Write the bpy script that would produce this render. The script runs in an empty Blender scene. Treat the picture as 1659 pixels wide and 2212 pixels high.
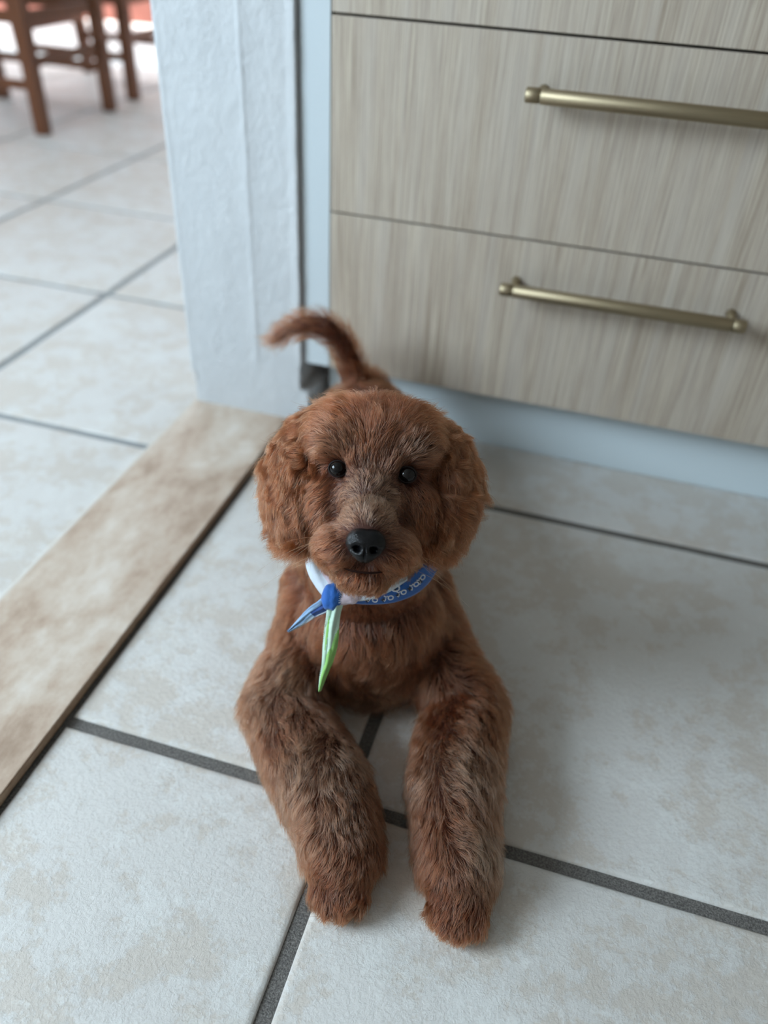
import bpy, bmesh, math, random
import numpy as np
from mathutils import Vector, Matrix, Euler, noise
from mathutils.bvhtree import BVHTree
from mathutils.kdtree import KDTree

random.seed(7)
rng = np.random.default_rng(11)
C = bpy.context.scene.collection
scn = bpy.context.scene

# ---------------------------------------------------------------- camera
CAM_H = 0.80
PITCH, ROLL, YAW = math.radians(38.0118), math.radians(3.4751), math.radians(-14.1939)
F_PX, CX, CY = 1709.68, 829.5, 1106.0
_f = Vector((math.sin(YAW) * math.cos(PITCH), math.cos(YAW) * math.cos(PITCH), -math.sin(PITCH)))
_r = Vector((math.cos(YAW), -math.sin(YAW), 0))
_u = _r.cross(_f)
CR = math.cos(ROLL) * _r + math.sin(ROLL) * _u      # camera right
CU = -math.sin(ROLL) * _r + math.cos(ROLL) * _u     # camera up
CT = -_f                                            # towards the viewer
CAM = Vector((0, 0, CAM_H))
cam_data = bpy.data.cameras.new('camera')
cam = bpy.data.objects.new('camera', cam_data)
C.objects.link(cam)
cam.matrix_world = Matrix.Translation(CAM) @ Matrix((CR, CU, CT)).transposed().to_4x4()
cam_data.sensor_fit = 'HORIZONTAL'
cam_data.sensor_width = 27.0
cam_data.lens = F_PX / 1659.0 * 27.0
cam_data.clip_start = 0.02
cam_data.dof.use_dof = True
cam_data.dof.focus_distance = 0.755
cam_data.dof.aperture_fstop = 2.2
scn.camera = cam

# ---------------------------------------------------------------- world, lights, exposure
world = bpy.data.worlds.new('world')
scn.world = world
world.use_nodes = True
wb = world.node_tree.nodes['Background']
wb.inputs[0].default_value = (0.84, 0.92, 1.0, 1)
wb.inputs[1].default_value = 2.4

def area(name, loc, target, size, power, color):
    l = bpy.data.lights.new(name, 'AREA')
    l.shape = 'RECTANGLE'; l.size, l.size_y = size
    l.energy = power; l.color = color
    o = bpy.data.objects.new(name, l); C.objects.link(o)
    o.location = loc
    o.rotation_euler = (Vector(target) - Vector(loc)).to_track_quat('-Z', 'Y').to_euler()
    return o
area('kitchen_window_light', (-2.4, -0.62, 1.65), (-0.2, 0.6, 0.1), (1.4, 1.2), 62, (0.70, 0.87, 1.0))
area('dining_window_light', (-4.4, 2.4, 1.5), (-1.6, 1.8, 0.0), (1.8, 1.4), 17, (0.74, 0.88, 1.0))
vs = scn.view_settings
vs.view_transform = 'Standard'; vs.look = 'None'; vs.gamma = 1.0; vs.exposure = 1.06
vs.use_curve_mapping = False
scn.cycles.max_bounces = 5
scn.cycles.adaptive_threshold = 0.03
scn.cycles.diffuse_bounces = 3
scn.cycles.glossy_bounces = 3
scn.cycles.transmission_bounces = 4
scn.cycles.use_denoising = True
scn.cycles.caustics_reflective = False
scn.cycles.caustics_refractive = False

# ---------------------------------------------------------------- helpers
def ray(px, py):
    return CR * ((px - CX) / F_PX) - CU * ((py - CY) / F_PX) - CT
def W(px, py, y):                    # the point of the plane y = const seen at a pixel
    d = ray(px, py); return CAM + d * (y / d.y)
def WZ(px, py, z):                   # the same on a level plane
    d = ray(px, py); return CAM + d * ((z - CAM_H) / d.z)

def srgb(r, g, b):
    def c(v):
        v /= 255.0
        return v / 12.92 if v <= 0.04045 else ((v + 0.055) / 1.055) ** 2.4
    return (c(r), c(g), c(b), 1.0)

def link(name, me, mat=None, parent=None, loc=None):
    o = bpy.data.objects.new(name, me)
    C.objects.link(o)
    if mat is not None and not me.materials:
        me.materials.append(mat)
    if parent is not None:
        o.parent = parent
    if loc is not None:
        o.location = loc
    return o
def empty(name, loc, label=None, cat=None, group=None):
    o = bpy.data.objects.new(name, None)
    C.objects.link(o); o.location = loc
    o.empty_display_size = 0.05
    tag(o, label, cat, group)
    return o
def tag(o, label=None, cat=None, group=None, kind=None):
    if label: o['label'] = label
    if cat: o['category'] = cat
    if group: o['group'] = group
    if kind: o['kind'] = kind
    return o
def bm_mesh(name, bm, smooth=False):
    me = bpy.data.meshes.new(name)
    bmesh.ops.recalc_face_normals(bm, faces=bm.faces)
    bm.to_mesh(me); bm.free()
    if smooth:
        me.polygons.foreach_set('use_smooth', [True] * len(me.polygons))
    return me
def box_bm(x0, x1, y0, y1, z0, z1, bev=0.0, seg=2, bm=None):
    nb = bmesh.new()
    vs_ = [nb.verts.new((x, y, z)) for z in (z0, z1) for y in (y0, y1) for x in (x0, x1)]
    for f in ((0, 2, 3, 1), (4, 5, 7, 6), (0, 1, 5, 4), (2, 6, 7, 3), (0, 4, 6, 2), (1, 3, 7, 5)):
        nb.faces.new([vs_[i] for i in f])
    if bev > 0:
        bmesh.ops.bevel(nb, geom=list(nb.edges), offset=bev, segments=seg, affect='EDGES', profile=0.5)
    if bm is None:
        return nb
    me = bpy.data.meshes.new('t'); nb.to_mesh(me); nb.free(); bm.from_mesh(me); bpy.data.meshes.remove(me)
    return bm
def tube_bm(pts, radii, seg=12, flat=None, cap=True, bm=None):
    bm = bm or bmesh.new()
    pts = [Vector(p) for p in pts]
    rings = []
    up = Vector((0, 0, 1))
    for i, p in enumerate(pts):
        t = (pts[min(i + 1, len(pts) - 1)] - pts[max(i - 1, 0)]).normalized()
        a = t.cross(up)
        if a.length < 0.05: a = t.cross(Vector((1, 0, 0)))
        a.normalize(); b = a.cross(t).normalized()
        r = radii[i] if hasattr(radii, '__len__') else radii
        rings.append([bm.verts.new(p + a * math.cos(q) * r + b * math.sin(q) * r * (flat or 1)) for q in [2 * math.pi * k / seg for k in range(seg)]])
    for r0, r1 in zip(rings, rings[1:]):
        for k in range(seg):
            bm.faces.new((r0[k], r0[(k + 1) % seg], r1[(k + 1) % seg], r1[k]))
    if cap:
        bm.faces.new(rings[0][::-1]); bm.faces.new(rings[-1])
    return bm

class Mat:
    def __init__(s, name, color=(0.8, 0.8, 0.8, 1), rough=0.5, metallic=0.0, **kw):
        s.m = bpy.data.materials.new(name); s.m.use_nodes = True
        s.nt = s.m.node_tree; s.n = s.nt.nodes; s.l = s.nt.links
        s.b = s.n['Principled BSDF']
        s.b.inputs['Base Color'].default_value = color
        s.b.inputs['Roughness'].default_value = rough
        s.b.inputs['Metallic'].default_value = metallic
        for k, v in kw.items():
            s.b.inputs[k].default_value = v
    def coord(s, scale=(1, 1, 1), kind='Object', randomise=False):
        tc = s.n.new('ShaderNodeTexCoord')
        mp = s.n.new('ShaderNodeMapping'); mp.inputs['Scale'].default_value = scale
        out = tc.outputs[kind]
        if randomise:
            oi = s.n.new('ShaderNodeObjectInfo')
            ad = s.n.new('ShaderNodeVectorMath'); ad.operation = 'ADD'
            mu = s.n.new('ShaderNodeMath'); mu.operation = 'MULTIPLY'; mu.inputs[1].default_value = 37.0
            s.l.new(oi.outputs['Random'], mu.inputs[0])
            s.l.new(out, ad.inputs[0]); s.l.new(mu.outputs[0], ad.inputs[1])
            out = ad.outputs[0]
        s.l.new(out, mp.inputs[0])
        return mp.outputs[0]
    def noise(s, vec, scale, detail=4, rough=0.55, dist=0.0):
        n = s.n.new('ShaderNodeTexNoise')
        n.inputs['Scale'].default_value = scale; n.inputs['Detail'].default_value = detail
        n.inputs['Roughness'].default_value = rough; n.inputs['Distortion'].default_value = dist
        s.l.new(vec, n.inputs['Vector']); return n.outputs['Fac']
    def voronoi(s, vec, scale, feature='F1'):
        n = s.n.new('ShaderNodeTexVoronoi'); n.feature = feature
        n.inputs['Scale'].default_value = scale
        s.l.new(vec, n.inputs['Vector']); return n.outputs['Distance']
    def ramp(s, fac, stops):
        r = s.n.new('ShaderNodeValToRGB'); s.l.new(fac, r.inputs[0])
        el = r.color_ramp.elements
        while len(el) < len(stops): el.new(0.5)
        for e, (p, c) in zip(el, stops):
            e.position = p; e.color = c if hasattr(c, '__len__') else (c, c, c, 1)
        return r.outputs[0]
    def mix(s, fac, a, b, mode='MIX'):
        m = s.n.new('ShaderNodeMix'); m.data_type = 'RGBA'; m.blend_type = mode
        for i, v in ((0, fac), (6, a), (7, b)):
            if hasattr(v, 'is_output'): s.l.new(v, m.inputs[i])
            else: m.inputs[i].default_value = v
        return m.outputs[2]
    def math(s, op, a, b):
        m = s.n.new('ShaderNodeMath'); m.operation = op
        for i, v in ((0, a), (1, b)):
            if hasattr(v, 'is_output'): s.l.new(v, m.inputs[i])
            else: m.inputs[i].default_value = v
        return m.outputs[0]
    def color(s, out): s.l.new(out, s.b.inputs['Base Color'])
    def rough(s, out): s.l.new(out, s.b.inputs['Roughness'])
    def bump(s, h, strength=0.3, dist=0.001):
        b = s.n.new('ShaderNodeBump'); b.inputs['Strength'].default_value = strength
        b.inputs['Distance'].default_value = dist
        s.l.new(h, b.inputs['Height']); s.l.new(b.outputs[0], s.b.inputs['Normal'])

# ---------------------------------------------------------------- materials
def tile_material():
    m = Mat('glazed_stone_tile', rough=0.45)
    v = m.coord(randomise=True)
    big = m.noise(v, 5, 10, 0.68)
    med = m.noise(v, 20, 10, 0.78)
    grain = m.noise(v, 330, 3, 0.65)
    pit = m.noise(v, 150, 6, 0.75)
    f = m.math('ADD', m.math('MULTIPLY', big, 0.45), m.math('MULTIPLY', med, 0.55))
    blotch = m.ramp(f, [(0.475, 1), (0.525, 0)])                     # crisp edged worn patches
    c = m.mix(m.math('MULTIPLY', blotch, 0.8), srgb(207, 204, 200), srgb(197, 188, 178))
    pale = m.ramp(m.math('ADD', m.math('MULTIPLY', m.noise(v, 11, 9, 0.75), 0.7), m.math('MULTIPLY', pit, 0.3)), [(0.52, 0), (0.56, 1)])
    c = m.mix(m.math('MULTIPLY', pale, 0.5), c, srgb(216, 216, 213))
    c = m.mix(m.math('MULTIPLY', m.ramp(grain, [(0.3, 1), (0.45, 0)]), 0.22), c, srgb(168, 164, 156))
    m.color(c)
    h = m.math('ADD', m.math('MULTIPLY', m.ramp(pit, [(0.40, 0), (0.56, 1)]), 0.55), m.math('MULTIPLY', grain, 0.55))
    h = m.math('SUBTRACT', h, m.math('MULTIPLY', blotch, 0.35))
    m.bump(h, 0.6, 0.0011)
    return m.m
M_tile = tile_material()
def grout_material(name, a, b_):
    m = Mat(name, rough=0.9)
    v = m.coord()
    m.color(m.mix(m.ramp(m.noise(v, 520, 3, 0.7), [(0.38, 0), (0.64, 1)]), a, b_))
    m.bump(m.noise(v, 600, 3, 0.7), 0.9, 0.0016)
    return m.m
M_grout = grout_material('dark_grout', srgb(74, 71, 68), srgb(124, 120, 116))
M_grout_pale = grout_material('pale_grout', srgb(128, 131, 133), srgb(150, 152, 153))
def travertine_material():
    m = Mat('honed_travertine', rough=0.5)
    v = m.coord((1, 0.55, 1))
    a = m.noise(v, 7, 8, 0.58, 0.3); b = m.noise(v, 40, 8, 0.7, 0.0)
    f = m.math('ADD', m.math('MULTIPLY', a, 0.72), m.math('MULTIPLY', b, 0.28))
    c = m.ramp(f, [(0.38, srgb(150, 127, 108)), (0.46, srgb(176, 155, 137)), (0.53, srgb(193, 178, 163)), (0.63, srgb(211, 203, 194))])
    pits = m.ramp(m.noise(m.coord((1, 1, 2)), 260, 2, 0.5), [(0.70, 0), (0.76, 1)])
    c = m.mix(m.math('MULTIPLY', pits, 0.6), c, srgb(118, 98, 78))
    m.color(c)
    m.bump(m.math('SUBTRACT', m.noise(v, 300, 3), pits), 0.35, 0.0008)
    return m.m
M_trav = travertine_material()
def travertine_edge_material():
    m = Mat('raw_travertine_edge', rough=0.8)
    v = m.coord()
    m.color(m.mix(m.noise(v, 120, 4), srgb(138, 112, 90), srgb(182, 158, 134)))
    m.bump(m.noise(v, 350, 4), 0.6, 0.001)
    return m.m
M_trav_edge = travertine_edge_material()
def plaster_material():
    m = Mat('rough_painted_plaster', rough=0.62)
    v = m.coord((1, 1, 0.8))
    m.color(m.mix(m.noise(v, 14, 4), srgb(180, 183, 186), srgb(191, 193, 195)))
    h = m.math('ADD', m.math('MULTIPLY', m.noise(v, 75, 5, 0.6, 0.4), 0.8), m.math('MULTIPLY', m.noise(v, 22, 2), 0.8))
    m.bump(h, 0.7, 0.004)
    return m.m
M_plaster = plaster_material()
M_white = Mat('white_laminate', srgb(188, 197, 202), 0.38).m
M_foot = Mat('grey_plastic_foot', srgb(118, 114, 110), 0.6).m
M_plinth = Mat('plinth_laminate', srgb(198, 209, 214), 0.3).m
M_cream = Mat('cream_wall_paint', srgb(200, 194, 186), 0.8).m
M_dark = Mat('shadow_gap', srgb(42, 38, 34), 0.8).m  # near-black, shade of the cabinet gaps put into the colour
def wood_laminate(name='textured_wood_laminate'):
    m = Mat(name, rough=0.48)
    v = m.coord((1, 1, 0.012), randomise=True)
    v2 = m.coord((1, 1, 0.05), randomise=True)
    a = m.noise(v, 480, 4, 0.75, 0.0); b = m.noise(v2, 26, 5, 0.6, 0.8)
    c = m.ramp(m.math('ADD', m.math('MULTIPLY', a, 0.80), m.math('MULTIPLY', b, 0.20)), [(0.36, srgb(142, 128, 112)), (0.48, srgb(168, 154, 139)), (0.62, srgb(194, 183, 166))])
    c = m.mix(m.ramp(b, [(0.4, 0.0), (0.65, 0.35)]), c, srgb(170, 162, 156))
    m.color(c)
    m.bump(a, 0.45, 0.0006)
    return m.m
M_lam = wood_laminate()
def brass_material():
    m = Mat('brushed_antique_brass', srgb(146, 130, 106), 0.50, 1.0)
    v = m.coord((0.02, 1, 1))
    m.color(m.mix(m.noise(v, 900, 2), srgb(140, 127, 104), srgb(166, 152, 126)))
    return m.m
M_brass = brass_material()
M_brass_pale = Mat('polished_brass_end', srgb(206, 196, 170), 0.25, 1.0).m
def chair_wood():
    m = Mat('oiled_brown_wood', rough=0.4)
    v = m.coord((1, 1, 0.1))
    m.color(m.mix(m.noise(v, 60, 4), srgb(88, 48, 26), srgb(116, 70, 40)))
    return m.m
M_chair = chair_wood()
M_seat = Mat('dark_red_seat_fabric', srgb(92, 46, 42), 0.8).m
M_nose = Mat('damp_black_nose', srgb(6, 6, 8), 0.24, **{'Specular IOR Level': 0.28})
_v = M_nose.coord(); M_nose.bump(M_nose.voronoi(_v, 1300), 0.5, 0.0005); M_nose = M_nose.m
M_eye = Mat('dark_glossy_eye', srgb(9, 6, 6), 0.05, **{'Specular IOR Level': 0.3}).m
M_lid = Mat('dark_eyelid_skin', srgb(24, 15, 13), 0.7, **{'Specular IOR Level': 0.2}).m
M_skin = Mat('russet_undercoat', srgb(58, 26, 14), 0.9).m
M_mouth = Mat('mouth_line_shade', srgb(34, 17, 12), 0.9, **{'Specular IOR Level': 0.1}).m  # dark brown for the shadow between lip and chin fur

def fur_material(name, root, tip, rough=0.42):
    m = bpy.data.materials.new(name); m.use_nodes = True
    nt = m.node_tree; nt.nodes.clear()
    out = nt.nodes.new('ShaderNodeOutputMaterial')
    h = nt.nodes.new('ShaderNodeBsdfHairPrincipled')
    h.model = 'CHIANG'
    h.parametrization = 'COLOR'
    h.inputs['Roughness'].default_value = rough
    h.inputs['Radial Roughness'].default_value = 0.55
    h.inputs['Coat'].default_value = 0.0
    h.inputs['IOR'].default_value = 1.45
    h.inputs['Random Roughness'].default_value = 0.15
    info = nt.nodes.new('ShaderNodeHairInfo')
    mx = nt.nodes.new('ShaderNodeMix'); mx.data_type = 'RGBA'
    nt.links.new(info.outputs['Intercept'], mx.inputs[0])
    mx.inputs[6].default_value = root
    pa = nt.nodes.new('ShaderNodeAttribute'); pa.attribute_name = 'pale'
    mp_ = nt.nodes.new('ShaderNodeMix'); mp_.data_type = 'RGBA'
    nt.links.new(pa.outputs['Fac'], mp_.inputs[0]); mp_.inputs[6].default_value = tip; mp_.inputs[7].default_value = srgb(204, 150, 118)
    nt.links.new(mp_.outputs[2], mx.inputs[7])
    mx2 = nt.nodes.new('ShaderNodeMix'); mx2.data_type = 'RGBA'; mx2.blend_type = 'MULTIPLY'
    mx2.inputs[0].default_value = 1.0
    rp = nt.nodes.new('ShaderNodeValToRGB')
    rp.color_ramp.elements[0].color = (0.72, 0.68, 0.64, 1); rp.color_ramp.elements[1].color = (1.30, 1.32, 1.34, 1)
    nt.links.new(info.outputs['Random'], rp.inputs[0])
    nt.links.new(mx.outputs[2], mx2.inputs[6]); nt.links.new(rp.outputs[0], mx2.inputs[7])
    nt.links.new(mx2.outputs[2], h.inputs['Color'])
    nt.links.new(h.outputs[0], out.inputs['Surface'])
    return m
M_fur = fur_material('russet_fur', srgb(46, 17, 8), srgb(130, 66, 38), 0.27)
M_whisk = fur_material('pale_whisker', srgb(120, 72, 40), srgb(170, 116, 76))

# ---------------------------------------------------------------- floor
GR = 0.0145                                    # grout width
floor_me = bm_mesh('floor', box_bm(-0.69, 1.8, -1.2, 1.9, -0.08, -0.0035))
floor = link('floor', floor_me, M_grout); tag(floor, 'pale stone kitchen tiles laid with dark grout', None, None, 'structure')
floor2 = link('floor', bm_mesh('floor', box_bm(-4.6, -0.69, -1.2, 4.25, -0.08, -0.0035)), M_grout_pale); tag(floor2, 'pale stone dining room tiles laid with light grey grout', None, None, 'structure')
def tile_mesh(sx, sy, seed):
    """slab with a worn, slightly wandering edge"""
    bm = bmesh.new(); rr = random.Random(seed)
    def ring(inset, z, wob):
        pts = []
        n = max(3, int(max(sx, sy) / 0.05))
        for (ax, ay), (bx, by) in (((0, 0), (1, 0)), ((1, 0), (1, 1)), ((1, 1), (0, 1)), ((0, 1), (0, 0))):
            for k in range(n):
                t = k / n
                x = (ax + (bx - ax) * t) * sx; y = (ay + (by - ay) * t) * sy
                w = inset + (wob * rr.random() if 0 < k else wob * 0.5)
                x = min(max(x, w), sx - w); y = min(max(y, w), sy - w)
                pts.append(bm.verts.new((x - sx / 2, y - sy / 2, z)))
        return pts
    a = ring(0, -0.008, 0); b = ring(0.0004, -0.0022, 0.0006); c = ring(0.0020, -0.0003, 0.0022); d = ring(0.006, 0.0, 0.003)
    for r0, r1 in ((a, b), (b, c), (c, d)):
        n = len(r0)
        for k in range(n):
            bm.faces.new((r0[k], r0[(k + 1) % n], r1[(k + 1) % n], r1[k]))
    bm.faces.new(d)
    return bm_mesh('tile', bm, True)
_tc = {}
def tile(x0, x1, y0, y1, parent=None):
    x0 += GR / 2; x1 -= GR / 2; y0 += GR / 2; y1 -= GR / 2
    key = (round(x1 - x0, 3), round(y1 - y0, 3), random.randint(0, 1))
    if key not in _tc: _tc[key] = tile_mesh(x1 - x0, y1 - y0, len(_tc))
    link('tile', _tc[key], M_tile, parent or floor, ((x0 + x1) / 2, (y0 + y1) / 2, 0))
kx = [-0.5005, -0.1460, 0.4475, 1.041, 1.635]
ky = [-0.714, -0.120, 0.4740, 1.0680, 1.30]
for c, d in zip(ky, ky[1:]):
    for a, b in zip(kx, kx[1:]) if d < 1.2 else ((-0.5005, -0.19), (-0.19, 0.404), (0.404, 0.998), (0.998, 1.635)):
        tile(a, b, c, d)
dx = [-4.464 + 0.556 * i for i in range(7)] + [-0.688]
dy = [-0.636 + 0.556 * i for i in range(9)] + [4.25]
for a, b in zip(dx, dx[1:]):
    for c, d in zip(dy, dy[1:]):
        if b > -0.7 and d < 0.0 and c < -0.7: continue
        tile(a, b, c, d, floor2)

# stone threshold strip across the doorway
thr = empty('threshold', (-0.594, 0.35, 0)); tag(thr, 'long beige travertine threshold slab in the doorway, ending at the white wall', 'threshold')
thr['kind'] = 'structure'
def local(o, me): return me
bm = box_bm(-0.095, 0.0945, -0.95, 0.846, 0.0, 0.0115, 0.0012, 2)
for v in bm.verts:
    if v.co.x > 0.05:
        v.co.x += 0.0008 * noise.noise(Vector((v.co.y * 40, 0, 0)))
slab = link('slab', bm_mesh('slab', bm), M_trav, thr)
bm = bmesh.new()                                # rough sawn front edge
n = 120; rows = []
for i in range(n + 1):
    y = -0.95 + 1.796 * i / n
    r = []
    for j, z in enumerate((0.0, 0.004, 0.008, 0.0108)):
        r.append(bm.verts.new((0.0955 + 0.0012 * noise.noise(Vector((y * 60, z * 300, 3))), y, z)))
    rows.append(r)
for a, b in zip(rows, rows[1:]):
    for j in range(3): bm.faces.new((a[j], b[j], b[j + 1], a[j + 1]))
link('sawn_edge', bm_mesh('sawn_edge', bm, True), M_trav_edge, thr)
link('edge_bead', bm_mesh('edge_bead', box_bm(-0.1015, -0.0945, -0.95, 0.846, 0.0, 0.0105, 0.002, 2)), M_cream, thr)

# ---------------------------------------------------------------- walls
def wall_end():
    """end of the partition: lumpy painted plaster with beads down both corners"""
    bm = bmesh.new()
    xs = [-0.692, -0.688, -0.6825, -0.679, -0.665, -0.645, -0.62, -0.60, -0.585, -0.5615, -0.5585, -0.555, -0.5515, -0.5485, -0.53, -0.51, -0.49, -0.482, -0.478, -0.473, -0.470]
    zs = [0.0, 0.01, 0.025, 0.04, 0.06, 0.072, 0.078, 0.084, 0.10, 0.115, 0.122, 0.128, 0.14] + [0.16 + 0.03 * i for i in range(30)] + [1.3, 1.7, 2.1, 2.5]
    grid = []
    for z in zs:
        row = []
        for x in xs:
            y = 1.192
            y += 0.0012 * noise.noise(Vector((x * 22, z * 18, 1)))
            xx = x
            if x <= -0.688:
                y += 0.004 if x < -0.69 else 0.0
                if z > 0.075: y -= 0.0022; 
                else: xx = x + 0.006
            if abs(x + 0.555) < 0.0045 and z > 0.10: y -= 0.0022 * (1 - abs(x + 0.555) / 0.0045)
            if x >= -0.479 and z > 0.128: y -= 0.0018
            if x >= -0.49:
                xx += 0.0012 * noise.noise(Vector((z * 30, 5, 2)))
            if x >= -0.482 and z < 0.078:                      # plaster lump at the foot
                xx += 0.013 * (1 if z > 0.02 else 0.8)
            if x >= -0.482 and 0.078 <= z < 0.125: xx -= 0.003
            row.append(bm.verts.new((xx, y, z)))
        grid.append(row)
    for a, b in zip(grid, grid[1:]):
        for j in range(len(xs) - 1): bm.faces.new((a[j], a[j + 1], b[j + 1], b[j]))
    for side in (0, -1):                                        # return faces
        prev = None
        for row in grid:
            v = row[side]; w = bm.verts.new((v.co.x, 4.25 if side == 0 else 1.9, v.co.z))
            if prev: bm.faces.new((prev[0], v, w, prev[1]) if side else (v, prev[0], prev[1], w))
            prev = (v, w)
    return bm_mesh('wall_partition', bm, True)
wp = link('wall_partition', wall_end(), M_plaster); tag(wp, 'rough white painted end of the partition wall', None, None, 'structure')
wk = link('wall_back', bm_mesh('wall_back', box_bm(-0.466, 1.8, 1.80, 1.9, 0, 2.5)), M_plaster); tag(wk, kind='structure')
wr = link('wall_right_blocker', bm_mesh('wall_right_blocker', box_bm(1.65, 1.8, -1.2, 1.8, 0, 2.5)), M_lam); tag(wr, kind='structure')  # out of view, added in darker laminate to cut ambient light from the right
for nm, a in (('wall_left', (-4.75, -4.6, -1.2, 4.4, 0, 2.5)), ('wall_front', (-4.75, 1.8, -1.35, -1.2, 0, 2.5)), ('ceiling', (-4.75, 1.8, -1.35, 4.4, 2.5, 2.6)),
              ('wall_far', (-4.75, -4.35, 4.25, 4.4, 0, 2.5)), ('wall_far_lintel', (-4.35, -1.55, 4.25, 4.4, 2.1, 2.5)), ('wall_far_right', (-1.55, -0.6, 4.25, 4.4, 0, 2.5))):
    w = link(nm, bm_mesh(nm, box_bm(*a)), M_cream); tag(w, kind='structure')
# patio beyond the open door
M_patio = Mat('pale_patio_stone', srgb(232, 230, 226), 0.6).m
M_brick = Mat('terracotta_wall', rough=0.85)
_v = M_brick.coord(); M_brick.color(M_brick.mix(M_brick.noise(_v, 6, 4), srgb(92, 48, 40), srgb(150, 96, 84))); M_brick = M_brick.m
pf = link('patio_ground', bm_mesh('patio_ground', box_bm(-9, 2, 4.4, 9, -0.12, -0.01)), M_patio); tag(pf, kind='structure')
gw = link('garden_wall', bm_mesh('garden_wall', box_bm(-9, 2, 5.75, 5.95, -0.01, 1.3, 0.01)), M_brick); tag(gw, kind='structure')
sl = bpy.data.lights.new('sun', 'SUN'); sl.energy = 6; sl.angle = 0.02; sl.color = (1, 0.97, 0.92)
so = bpy.data.objects.new('sun', sl); C.objects.link(so); so.rotation_euler = (math.radians(24), math.radians(-14), 0)

# ---------------------------------------------------------------- kitchen cabinet
cab = empty('drawer_cabinet', (0.044, 1.192, 0)); tag(cab, 'wide kitchen drawer unit with pale vertical-grain wood fronts and brass bar handles', 'cabinet')
CX0, CX1 = -0.4165, 0.504
def cpart(name, bm, mat, parent=None, smooth=False, loc=None):
    me = bm_mesh(name, bm, smooth)
    for v in me.vertices: v.co -= Vector((0.044, 1.192, 0))
    return link(name, me, mat, parent or cab)
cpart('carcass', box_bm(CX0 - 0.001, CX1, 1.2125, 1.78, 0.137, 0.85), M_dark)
zcuts = [(0.135, 0.4025), (0.4055, 0.6660), (0.6695, 0.845)]
def handle(parent, x0, x1, z, y=1.150):
    bm = bmesh.new()
    r = 0.0098
    def seg(a, b, rr):
        e = 0.0012
        tube_bm([(a, y, z), (a + e, y, z), (b - e, y, z), (b, y, z)], [rr - e, rr, rr, rr - e], 24, bm=bm)
    seg(x0, x0 + 0.018, r * 0.97); seg(x0 + 0.0178, x0 + 0.0195, r * 0.86)
    seg(x0 + 0.0192, x1 - 0.0192, r)
    seg(x1 - 0.0195, x1 - 0.0178, r * 0.86); seg(x1 - 0.018, x1, r * 0.97)
    h = cpart('handle', bm, M_brass, parent, True)
    for x in (x0 + 0.018, x1 - 0.018):
        b2 = tube_bm([(x, y + 0.004, z), (x, 1.184, z), (x, 1.19, z), (x, 1.1925, z)], [0.0058, 0.0058, 0.0075, 0.0075], 16, bm=bmesh.new())
        me = bm_mesh('post', b2, True)
        for v in me.vertices: v.co -= Vector((0.044, 1.192, 0))
        bpost = me
        # posts belong to the handle mesh
        bmh = bmesh.new(); bmh.from_mesh(h.data); bmh.from_mesh(bpost); bmh.to_mesh(h.data); bmh.free()
        bpy.data.meshes.remove(bpost)
    h['label'] = 'brushed brass bar handle'
    return h
names = []
for i, (z0, z1) in enumerate(zcuts):
    d = cpart('drawer', box_bm(CX0, CX1, 1.192, 1.211, z0, z1, 0.0008, 2), M_lam)
    if i < 2:
        handle(d, *( (-0.1325, 0.2195, 0.3405) if i == 0 else (-0.1355, 0.2225, 0.6025)))
cpart('filler_panel', box_bm(-0.4665, -0.4205, 1.199, 1.217, 0.131, 0.85, 0.001, 2), M_white)
cpart('gap_shade_strip', box_bm(-0.4215, CX0 - 0.0006, 1.206, 1.214, 0.131, 0.85), M_dark)  # dark strip standing in for the shade between filler and drawers
cpart('plinth', box_bm(-0.438, CX1, 1.253, 1.269, 0.001, 0.134, 0.0008, 2), M_plinth)
cpart('leg', tube_bm([(-0.43, 1.30, 0.001), (-0.43, 1.30, 0.012), (-0.43, 1.30, 0.02), (-0.43, 1.30, 0.137)], [0.022, 0.022, 0.014, 0.014], 16), M_foot, smooth=True)

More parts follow.
